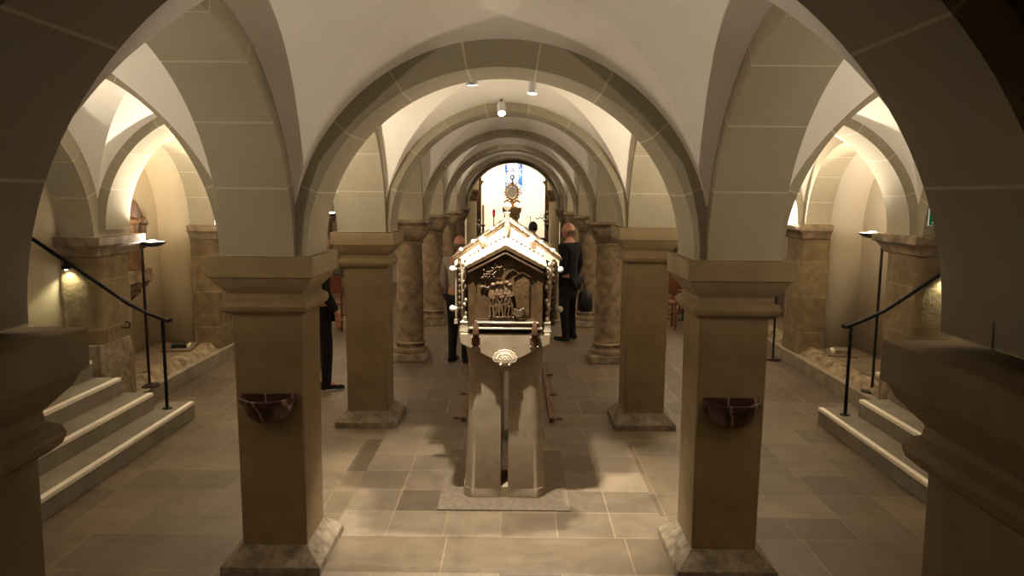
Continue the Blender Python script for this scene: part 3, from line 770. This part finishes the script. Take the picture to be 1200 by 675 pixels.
# main body and roof
ML, MR, MY0, MY1 = -.355, .365, .28, 1.55
ME, MRG = 1.735, 1.995
bm = B(); prism(bm, [(ML, zz(1.245)), (MR, zz(1.245)), (MR, zz(ME)), (.005, zz(MRG)-.02), (ML, zz(ME))], 'y', MY0, MY1); obj('main_chest', bm, BRONZE, sh, bevel=.004)
bm = B()   # pale raked band on the front gable
for s in (-1, 1):
    e = (s*.385+.005); prism(bm, [(.005, zz(MRG)), (e, zz(ME)+.012), (e, zz(ME)-.055), (.005, zz(MRG)-.105)], 'y', MY0-.02, MY0+.005)
obj('gable_band', bm, GILTPALE, sh, bevel=.002)
bm = B(); cb_ = obj
for s in (-1, 1):
    n = 14; V = []
    for i in range(n+1):
        f = i/n; V.append([bm.verts.new((.005+s*.40*f, MY0-.03+(MY1-MY0+.06)*j/20, zz(MRG)+.012-.275*f+(.004 if (i % 2) else 0))) for j in range(21)])
    for i in range(n):
        for j in range(20): bm.faces.new((V[i][j], V[i+1][j], V[i+1][j+1], V[i][j+1]))
o = obj('main_roof', bm, GILT, sh, smooth=25); m = o.modifiers.new('thick', 'SOLIDIFY'); m.thickness = .014; m.offset = 0
bm = B()
for s in (-1, 1):
    for i in range(1, 6): bar(bm, (.005+s*.395*i/5, MY0-.03, zz(MRG)+.022-.275*i/5), (.005+s*.395*i/5, MY1+.03, zz(MRG)+.022-.275*i/5), .012, .016)
    bar(bm, (.005, MY0-.028, zz(MRG)+.02), (.005+s*.40, MY0-.028, zz(MRG)+.02-.275), .014, .016)
obj('roof_rib', bm, BRONZE, sh)
bm = B(); bar(bm, (.005, MY0-.03, zz(MRG)+.02), (.005, MY1+.03, zz(MRG)+.02), .022, .024)
for i in range(26): ell(bm, (.005, MY0+(MY1-MY0)*i/25, zz(MRG)+.035), (.009, .014, .012), n=8, m=5)
obj('ridge_crest', bm, BRONZE, sh)
def ball(c, r=.024, st=None):
    bm = B(); ell(bm, c, r, n=18, m=12)
    if st: tube(bm, [c, st], .009, 8)
    return obj('crystal_knob', bm, stone('pale_crystal', (.8, .76, .7, 1), (.88, .84, .78, 1), 8, .02, .15) if 'pale_crystal' not in MATS else MATS['pale_crystal'], sh)
for x in (-.395, .40):
    for z in (1.66, 1.365): ball((x, MY0-.01, zz(z)), .024, (x*.92, MY0+.0, zz(z)))
for s in (-1, 1):
    ball((.005+s*.178, MY0-.035, zz(1.872)+.005), .026, (.005+s*.178, MY0-.02, zz(1.83)))
    for f in (.28, .62, .84): ball((.005+s*.40*f, MY0-.025, zz(MRG)+.038-.275*f), .016)
bm = B(); lathe(bm, [(.006, -.09), (.014, -.06), (.020, -.03), (.018, -.01), (.010, .0), (.013, .015), (.013, .045), (.022, .055), (.026, .066), (.010, .07)], (.005, MY0-.045, zz(MRG)+.015), 16); obj('ridge_pendant', bm, GILT, sh)
ball((.005+.0, MY0+.06, zz(MRG)+.125), .030, (.005, MY0+.06, zz(MRG)+.03))
# beaded corner colonnettes between end chest and body
for s in (-1, 1):
    bm = B(); x = s*.295+.004
    for i in range(15):
        z = zz(1.27)+.032*i; ell(bm, (x+s*.012*math.sin(i*1.9), .05+.02*math.cos(i*1.7), z), (.013, .016, .017), n=10, m=6)
    tube(bm, [(x, .06, zz(1.25)), (x+s*.02, .06, zz(1.72))], .012, 8)
    obj('beaded_colonnette', bm, GILT, sh)
    bm = B(); x = s*.345+.004
    for i in range(11):
        z = zz(1.28)+.042*i; ell(bm, (x, .235, z), (.012, .012, .02), n=10, m=6)
    tube(bm, [(x, .245, zz(1.245)), (x, .245, zz(1.74))], .012, 8); obj('corner_post', bm, BRONZE, sh)
    bm = B(); sq(bm, [(.035, zz(1.24)), (.030, zz(1.262)), (.024, zz(1.29)), (.03, zz(1.31))], s*.292, .03); obj('colonnette_foot', bm, GILT, sh, bevel=.004)
    # arcade on the long side
    bm = B(); xs_ = (MR if s > 0 else ML)
    for i in range(6):
        y = MY0+.05+(MY1-MY0-.1)*i/5; tube(bm, [(xs_+s*.012, y, zz(1.27)), (xs_+s*.012, y, zz(1.70))], .014, 8)
    bar(bm, (xs_+s*.014, MY0, zz(1.715)), (xs_+s*.014, MY1, zz(1.715)), .03, .03); bar(bm, (xs_+s*.014, MY0, zz(1.262)), (xs_+s*.014, MY1, zz(1.262)), .03, .03)
    obj('side_arcade', bm, GILT, sh)

# rust brown rails on the floor behind the pedestal
for s, lab in ((-1, 'statue'), (1, 'green sign')):
    t = thing('floor_rail', 'low rust-brown steel rail behind the shrine pedestal, on the %s side' % lab, 'rail', (s*.43+.02, 6.85, 0), 0, 'steel rails behind the pedestal')
    bm = B(); box(bm, -.022, .022, 0, 2.4, 0, .05); obj('bar', bm, RUSTY, t, bevel=.004)
    for y in (.12, 1.0, 1.9):
        bm = B(); box(bm, min(0, s*.11), max(0, s*.11), y-.03, y+.03, 0, .012); ell(bm, (s*.08, y, .014), (.014, .014, .008), n=10, m=6); obj('bolt_tab', bm, RUSTY, t)

# ------------------------------------------------------------------ ceiling spotlights
def spotlight(loc, aim, label, power, size, blend=.5, lit=True, color=(1, .88, .72)):
    t = thing('spotlight', label, 'spotlight', loc, 0, 'small spotlights fixed to the arches')
    d = (Vector(aim)-Vector(loc)).normalized(); q = Vector((0, 0, -1)).rotation_difference(d)
    bm = B(); lathe(bm, [(.036, -.09), (.038, -.085), (.038, .015), (.030, .03), (.012, .034)], n=24)
    bm.transform(q.to_matrix().to_4x4()); obj('housing', bm, LAMPMETAL if not lit else WHITESOLE, t)
    bm = B(); tube(bm, [(0, 0, .02), (0, 0, .16)], .01, 10); lathe(bm, [(.04, .062), (.04, .074)], n=20); obj('mount', bm, LAMPMETAL, t)
    bm = B(); lathe(bm, [(.030, -.0905), (.030, -.0915)], n=24); bm.transform(q.to_matrix().to_4x4()); obj('lens', bm, CERAMICW, t)
    L = bpy.data.lights.new('spot', 'SPOT'); L.energy = power; L.spot_size = math.radians(size); L.spot_blend = blend; L.color = color; L.shadow_soft_size = .03
    o = bpy.data.objects.new('spot_beam', L); COL.objects.link(o); o.parent = t; o.location = d*.10; o.rotation_euler = q.to_euler()
    return t
spotlight((-.055, 6.62, 2.99), (.05, 5.2, 1.2), 'lit spotlight under the second nave arch, facing the shrine', 260, 50)
spotlight((-.20, 4.60, 2.965), (-.05, 5.0, 1.0), 'small spotlight hanging over the shrine, on its statue side', 520, 66)
spotlight((.20, 5.30, 3.01), (.06, 5.25, 1.3), 'small spotlight hanging over the shrine, on its green sign side', 520, 66)

# ------------------------------------------------------------------ people
def skinned(verts, edges, radii, root=0, sub=2):
    me = bpy.data.meshes.new('sk'); me.from_pydata(verts, edges, []); o = bpy.data.objects.new('sk', me); COL.objects.link(o)
    m = o.modifiers.new('Skin', 'SKIN'); m.use_smooth_shade = True
    if not me.skin_vertices: return None
    for i, r in enumerate(radii):
        d = me.skin_vertices[0].data[i]; d.radius = (r, r) if not isinstance(r, tuple) else r; d.use_root = (i == root)
    s = o.modifiers.new('s', 'SUBSURF'); s.levels = s.render_levels = sub
    dg = bpy.context.evaluated_depsgraph_get(); ev = o.evaluated_get(dg); me2 = bpy.data.meshes.new_from_object(ev)
    bm = B(); bm.from_mesh(me2); bpy.data.objects.remove(o); bpy.data.meshes.remove(me); bpy.data.meshes.remove(me2)
    return bm

def person(label, loc, rz, h=1.75, top=NAVY, legs=BLACKC, hair=None, sole=BLACKC, coat=True, arms=((.05, .0), (.05, .0)), stride=0.0, lean=0.0, head_turn=0.0, sleeves=True):
    t = thing('person', label, 'person', loc, rz); k = h/1.75
    V, E, Rr = [], [], []
    def v(p, r, par=None):
        p = (p[0]*k, (p[1]+lean*max(0, p[2]-.9))*k, p[2]*k); V.append(p); Rr.append(r*k if not isinstance(r, tuple) else (r[0]*k, r[1]*k))
        if par is not None: E.append((par, len(V)-1))
        return len(V)-1
    pel = v((0, 0, .95), (.15, .105)); wa = v((0, .0, 1.1), (.145, .10), pel); ch = v((0, .0, 1.28), (.165, .11), wa); uc = v((0, -.01, 1.42), (.12, .085), ch)
    nk = v((0, .0, 1.51), .055, uc); hd = v((0, .015, 1.56), .05, nk)
    J = {}
    for s, (fw, out) in zip((-1, 1), arms):
        sh_ = v((s*.185, -.01, 1.41), .066, uc); el = v((s*(.225+out), -.03+fw*.4, 1.14), .046, sh_); wr = v((s*(.225+out*.6), .03+fw, .90), .029, el); pa = v((s*(.22+out*.5), .04+fw*1.05, .83), (.022, .036), wr)
        J[s] = (sh_, el, wr, pa)
        for f, (dy, ln) in enumerate(((-.026, .068), (-.009, .08), (.009, .076), (.026, .058))):
            a = v((s*(.22+out*.5), .04+fw*1.05+dy, .79), .0095, pa); b = v((s*(.212+out*.5), .045+fw*1.05+dy, .79-ln*.55), .0085, a); v((s*(.20+out*.5), .055+fw*1.05+dy, .79-ln), .007, b)
        a = v((s*(.215+out*.5), .08+fw*1.05, .825), .011, pa); v((s*(.205+out*.5), .10+fw*1.05, .79), .009, a)
    L = {}
    for s in (-1, 1):
        st = stride*s; hp = v((s*.095, 0, .88), .092, pel); kn = v((s*.10, .02+st*.5, .49), .062, hp); an = v((s*.10, -.02+st, .09), .042, kn); ft = v((s*.11, .06+st, .045), .038, an); v((s*.115, .14+st, .032), .026, ft)
        L[s] = (hp, kn, an)
    bm = skinned(V, E, Rr)
    hc = Vector((0, (.02+lean*.75), 1.645))*k
    T = Matrix.Translation(hc) @ Matrix.Rotation(head_turn, 4, 'Z')
    hb = B(); ell(hb, (0, 0, .01*k), (.078*k, .097*k, .112*k), n=24, m=16); ell(hb, (0, .035*k, -.055*k), (.058*k, .06*k, .055*k), n=18, m=10)
    ell(hb, (0, .098*k, -.008*k), (.014*k, .022*k, .024*k), n=10, m=8); ell(hb, (0, .088*k, -.052*k), (.026*k, .01*k, .008*k)); ell(hb, (0, .082*k, .028*k), (.05*k, .016*k, .010*k))
    for s in (-1, 1): ell(hb, (s*.080*k, -.005*k, -.002*k), (.012*k, .022*k, .034*k), n=12, m=8); ell(hb, (s*.03*k, .085*k, .012*k), (.013*k, .01*k, .009*k), n=10, m=6)
    hb.transform(T); me = bpy.data.meshes.new('h'); hb.to_mesh(me); hb.free(); bm.from_mesh(me)
    o = obj('body', bm, SKIN, t, smooth=None)
    m = o.modifiers.new('Remesh', 'REMESH'); m.mode = 'VOXEL'; m.voxel_size = .0085; m.use_smooth_shade = True
    m = o.modifiers.new('sm', 'SMOOTH'); m.iterations = 2
    # jacket
    def sub(keep, grow, shift=None, extra=None):
        idx = {i: n for n, i in enumerate(keep)}
        VV = [V[i] for i in keep]; RR = [tuple(q+grow*k for q in Rr[i]) if isinstance(Rr[i], tuple) else Rr[i]+grow*k for i in keep]
        EE = [(idx[a], idx[b]) for a, b in E if a in idx and b in idx]
        if extra: extra(VV, EE, RR, idx)
        return skinned(VV, EE, RR)
    keep = [pel, wa, ch, uc]+[j for s in (-1, 1) for j in J[s][:3]]
    def hem(VV, EE, RR, idx):
        if coat:
            VV.append((0, -.005*k, .60*k)); RR.append((.20*k, .145*k)); EE.append((idx[pel], len(VV)-1))
        VV.append((0, -.005*k+lean*.55*k, 1.475*k)); RR.append((.07*k, .065*k)); EE.append((idx[uc], len(VV)-1))
    o = obj('coat' if coat else 'shirt', sub(keep, .022 if coat else .013, extra=hem), top, t, smooth=180)
    keep = [pel]+[j for s in (-1, 1) for j in L[s]]
    def cuff(VV, EE, RR, idx):
        for s in (-1, 1):
            p = V[L[s][2]]; VV.append((p[0], p[1]+.01*k, .035*k)); RR.append(.058*k); EE.append((idx[L[s][2]], len(VV)-1))
    o = obj('trousers', sub(keep, .016, extra=cuff), legs, t, smooth=180)
    for s in (-1, 1):
        st = stride*s; bm = B(); rings = []
        for y, w, hh in ((-.085, .03, .05), (-.07, .036, .075), (-.02, .04, .085), (.05, .044, .07), (.11, .046, .05), (.155, .038, .036), (.175, .02, .025)):
            rings.append([((s*.11+w*math.cos(q))*k, (y+st)*k, max(.014, .014+hh*max(0, math.sin(q)))*k) for q in (2*PI*i/16 for i in range(16))])
        loft(bm, rings); sb = obj('shoe', bm, BLACKC, t, smooth=60)
        bm = B(); loft(bm, [[((s*.11+w*math.cos(q))*k, (.045+.135*math.sin(q)+st)*k, z*k) for q in (2*PI*i/24 for i in range(24))] for w, z in ((.044, .001), (.047, .018))]); obj('sole', bm, sole, sb)
    if hair:
        bm = B(); ell(bm, (0, -.012*k, .03*k), (.086*k, .098*k, .108*k), n=24, m=16)
        for vt in list(bm.verts):
            if vt.co.y > .055*k and vt.co.z < .075*k: vt.co.y = .04*k
            if vt.co.z < -.03*k: vt.co.z = -.03*k
        bm.transform(T); obj('hair', bm, hair, t, smooth=180)
    else:
        bm = B()
        for i in range(26):
            a = PI*(1.08+.84*i/25); ell(bm, (.079*k*math.cos(a), .096*k*math.sin(a), -.02*k), (.012*k, .012*k, .032*k), n=8, m=6)
        bm.transform(T); obj('hair_fringe', bm, plain('grey_hair', (.12, .08, .06, 1), .8) if 'grey_hair' not in MATS else MATS['grey_hair'], t)
    return t
person('bald person in a long dark coat standing beside the shrine, back turned', (.90, 11.0, 0), math.radians(55), 1.78, NAVY, BLACKC, arms=((.05, .0), (.02, .04)), head_turn=.15)
person('person in a dark jacket and white-soled shoes, mostly hidden by the basin pillar', (-2.11, 8.05, 0), math.radians(-70), 1.76, BLACKC, BLACKC, hair=HAIR, sole=WHITESOLE, arms=((.12, .02), (.12, .02)), stride=.06)
person('person in a pale shirt and dark trousers, half hidden behind the shrine', (-.655, 9.45, 0), math.radians(-20), 1.66, GREYSHIRT, BLACKC, coat=False, arms=((.10, .02), (.10, .02)))
person('dark-haired person whose head just shows above the shrine roof', (.40, 13.3, 0), math.radians(10), 1.70, BLACKC, BLACKC, hair=HAIR)
# shoulder bag hanging at the bald person's side
t = thing('shoulder_bag', 'black bag hanging at the side of the bald person', 'bag', (1.155, 11.0, .44))
bm = B(); n = 20
loft(bm, [[(w*math.copysign(abs(math.cos(q))**.6, math.cos(q)), d*math.copysign(abs(math.sin(q))**.6, math.sin(q)), z) for q in (2*PI*i/n for i in range(n))] for w, d, z in ((.08, .08, 0), (.11, .12, .03), (.115, .135, .15), (.10, .13, .27), (.06, .09, .33))])
obj('bag_body', bm, LEATHER, t, smooth=50)
bm = B(); tube(bm, [(-.0, -.08, .30), (-.02, -.05, .44), (-.03, .0, .48), (-.02, .05, .44), (0, .08, .30)], .010, 8); obj('handle', bm, LEATHER, t)

# ------------------------------------------------------------------ chairs down the aisles
def chair(loc, rz, label):
    t = thing('wooden_chair', label, 'chair', loc, rz, 'red-brown wooden chairs in the aisles')
    for x in (-.2, .2):
        bm = B(); bar(bm, (x, -.19, 0), (x, -.19, .44), .035, .035); obj('leg', bm, REDWOOD, t, bevel=.004)
        bm = B(); tube(bm, [(x, .2, 0), (x, .19, .45), (x, .25, .9)], .019, 8); obj('leg', bm, REDWOOD, t)
    bm = B(); box(bm, -.225, .225, -.22, .21, .43, .46); obj('seat', bm, REDWOOD, t, bevel=.01)
    bm = B(); prism(bm, [(.205, .62), (.22, .62), (.262, .90), (.245, .90)], 'x', -.21, .21); obj('backrest', bm, REDWOOD, t, bevel=.004)
    for y in (-.19, .195):
        bm = B(); bar(bm, (-.2, y, .2), (.2, y, .2), .022, .022); obj('stretcher', bm, REDWOOD, t)
    return t
i = 0
for x, y, lab in ((2.55, 12.05, 'red-brown wooden chair nearest in the aisle row on the green sign side'), (3.0, 12.6, 'red-brown wooden chair with its back in view beside the plain pillar, green sign side'),
                  (2.55, 13.3, 'red-brown wooden chair in the second row of the aisle on the green sign side'), (3.05, 13.6, 'red-brown wooden chair in the second row near the kerb, green sign side'),
                  (-2.35, 11.6, 'red-brown wooden chair nearest in the aisle row on the statue side'), (-2.9, 11.7, 'red-brown wooden chair near the kerb in the aisle on the statue side'),
                  (-2.4, 12.8, 'red-brown wooden chair in the second row of the aisle on the statue side')):
    chair((x, y, 0), PI if x > 9 else PI+.0+random.uniform(-.06, .06), lab)

# ------------------------------------------------------------------ chancel furnishings
t = thing('reliquary_column', 'round stone column carrying the golden reliquary before the apse', 'column', (-.02, 19.0, 0))
bm = B(); sq(bm, [(.26, 0), (.26, .12), (.22, .15)]); obj('plinth', bm, PALECOL, t, bevel=.01)
bm = B(); lathe(bm, [(.20, .14), (.21, .18), (.17, .22), (.155, .3), (.145, 1.45), (.14, 1.5)], n=28); obj('shaft', bm, PALECOL, t)
bm = B(); lathe(bm, [(.145, 1.49), (.165, 1.52), (.15, 1.55), (.19, 1.60), (.22, 1.66), (.20, 1.69)], n=28); sq(bm, [(.18, 1.68), (.245, 1.79), (.25, 1.88)]); obj('capital', bm, stone('warm_carved_stone', (.40, .27, .16, 1), (.55, .40, .26, 1), 8, .3, .85), t)
t = thing('golden_reliquary', 'tall golden ring-shaped reliquary with a staff top on the chancel column', 'reliquary', (-.02, 19.0, 1.88))
bm = B(); lathe(bm, [(.14, 0), (.14, .03), (.08, .05), (.04, .08), (.06, .11), (.03, .14), (.03, .2)], n=20); obj('foot', bm, GOLD, t)
bm = B(); n = 32
P = [(.145*math.cos(2*PI*i/n), 0, .40+.185*math.sin(2*PI*i/n)) for i in range(n+1)]; tube(bm, P, .026, 8)
for i in range(18):
    a = 2*PI*i/18; ell(bm, (.185*math.cos(a), 0, .40+.225*math.sin(a)), (.022, .02, .022), n=8, m=6); tube(bm, [(.15*math.cos(a), 0, .40+.19*math.sin(a)), (.215*math.cos(a), 0, .40+.26*math.sin(a))], .007, 6)
obj('ring', bm, GOLD, t)
bm = B()
for s in (-1, 1):
    for i in range(6): ell(bm, (s*(.04+.03*i), 0, .19-.02*abs(i-3)), (.024, .024, .03), n=8, m=6)
obj('leaf_base', bm, GOLD, t)
bm = B(); lathe(bm, [(.115, -.01), (.115, .01)], n=28); bm.transform(Matrix.Translation((0, 0, .40)) @ Matrix.Rotation(PI/2, 4, 'X') @ Matrix.Diagonal((1, 1.3, 1, 1))); obj('centre_disc', bm, plain('ivory_disc', (.85, .8, .68, 1), .4), t)
bm = B(); tube(bm, [(0, 0, .6), (0, 0, .74)], .016, 8); tube(bm, [(.045*math.cos(2*PI*i/16), 0, .785+.05*math.sin(2*PI*i/16)) for i in range(17)], .016, 8); obj('staff_top', bm, LAMPMETAL, t)
t = thing('lantern_stand', 'thin dark stand with a red lamp before the apse wall', 'lantern', (-.50, 19.3, 0))
bm = B(); lathe(bm, [(.12, 0), (.12, .02), (.03, .04), (.012, .06), (.012, 1.62), (.03, 1.64), (.03, 1.66)], n=18); obj('stand', bm, IRON, t)
bm = B(); lathe(bm, [(.03, 1.66), (.038, 1.70), (.038, 1.76), (.03, 1.775)], n=18); obj('red_glass', bm, REDGLASS, t)
bm = B(); lathe(bm, [(.04, 1.775), (.025, 1.81), (.006, 1.84)], n=18); obj('lid', bm, plain('red_lid', (.25, .02, .03, 1), .4), t)
t = thing('candle_stand', 'tall cream candle on a red-brown stand beside the apse opening', 'candle', (-.80, 19.6, 0))
bm = B(); lathe(bm, [(.13, 0), (.13, .03), (.04, .06), (.03, 1.35), (.06, 1.38), (.06, 1.41)], n=18); obj('stand', bm, REDWOOD, t)
bm = B(); lathe(bm, [(.035, 1.41), (.035, 1.93), (.01, 1.94)], n=18); obj('candle_stick', bm, WAX, t)
bm = B(); tube(bm, [(0, 0, 1.935), (0, 0, 1.96)], .004, 6); obj('wick', bm, IRON, t)
t = thing('microphone_stand', 'thin grey pole standing before the apse beside the dark-haired head', 'stand', (.47, 19.4, 0))
bm = B(); lathe(bm, [(.10, 0), (.10, .015), (.008, .03), (.008, 1.62)], n=14); obj('pole', bm, LAMPMETAL, t)
bm = B(); ell(bm, (0, 0, 1.63), (.014, .014, .03)); obj('tip', bm, LAMPMETAL, t)
for s, lab in ((-1, 'flower arrangement with dark leaves beside the tall candle'), (1, 'flower arrangement with a long side branch beside the dark-haired head')):
    t = thing('flower_stand', lab, 'flowers', (s*1.02-.02, 20.05, 0), 0, 'flower arrangements by the apse')
    bm = B(); lathe(bm, [(.14, 0), (.14, .03), (.03, .06), (.025, 1.25), (.12, 1.3), (.14, 1.42)], n=18); obj('stand', bm, IRON, t)
    bm = B()
    for i in range(90):
        a, r = random.uniform(0, 2*PI), abs(random.gauss(0, .09)); ell(bm, (r*math.cos(a), r*math.sin(a), 1.55+random.gauss(0, .10)), (.035, .02, .016), rot=(random.random()*3, random.random()*3, random.random()*3), n=6, m=4)
    if s > 0:
        for i in range(14): ell(bm, (-.10-.02*i, 0, 1.60-.002*i+.02*math.sin(i)), (.025, .015, .012), n=6, m=4)
    obj('leaves', bm, LEAF, t)
    bm = B()
    for i in range(12):
        a, r = random.uniform(0, 2*PI), random.uniform(.04, .13); ell(bm, (r*math.cos(a), r*math.sin(a)-.03, 1.55+random.gauss(0, .10)), .026, n=8, m=6)
    obj('blossoms', bm, BLOOM, t)

# ------------------------------------------------------------------ lights
def lamp(name, typ, loc, power, color=(1, .85, .65), size=.1, rot=None, spot=None):
    L = bpy.data.lights.new(name, typ); L.energy = power; L.color = color
    if typ == 'AREA': L.size = size
    else: L.shadow_soft_size = size
    if spot: L.spot_size = math.radians(spot); L.spot_blend = .6
    o = bpy.data.objects.new(name, L); COL.objects.link(o); o.location = loc
    if rot: o.rotation_euler = rot
    return o
for s in (-1, 1):
    lamp('apse_light', 'POINT', (s*1.75, 21.3, 3.2), 170, (1, .90, .72), .15)
    lamp('apse_light', 'POINT', (s*1.6, 21.2, 1.2), 110, (1, .90, .72), .15)
    lamp('choir_light', 'POINT', (s*.9, 18.6, 3.6), 14, (1, .85, .62), .1)
lamp('rail_light_glow', 'SPOT', h1, 9.0, (1, .95, .62), .02, (math.radians(18), 0, 0), 120)
lamp('rail_light_glow', 'SPOT', h2, 9.0, (1, .95, .62), .02, (math.radians(18), 0, 0), 120)

w = bpy.data.worlds.new('world'); S.world = w; w.use_nodes = True
w.node_tree.nodes['Background'].inputs[0].default_value = (.02, .016, .01, 1); w.node_tree.nodes['Background'].inputs[1].default_value = .2

# ------------------------------------------------------------------ camera
f_, cx_, pt, yw, rl = 849.23, .0837, .1272, -.0046, .0081
fw = Vector((math.sin(yw)*math.cos(pt), math.cos(yw)*math.cos(pt), -math.sin(pt)))
r = Vector((math.cos(yw), -math.sin(yw), 0)); u = r.cross(fw)
r2 = r*math.cos(rl)+u*math.sin(rl); u2 = u*math.cos(rl)-r*math.sin(rl)
cam = bpy.data.cameras.new('camera'); co = bpy.data.objects.new('camera', cam); COL.objects.link(co)
M = Matrix((r2, u2, -fw)).transposed().to_4x4(); M.translation = Vector((cx_, 0, 2.2)); co.matrix_world = M
cam.sensor_width = 36; cam.lens = f_/1200*36; cam.clip_start = .02
S.camera = co
S.view_settings.view_transform = 'Standard'; S.view_settings.look = 'None'; S.view_settings.gamma = 1
S.view_settings.use_curve_mapping = False; S.view_settings.exposure = 0.0
S.cycles.diffuse_bounces = 5; S.cycles.max_bounces = 8
S.cycles.use_denoising = True
S.cycles.sample_clamp_indirect = 6
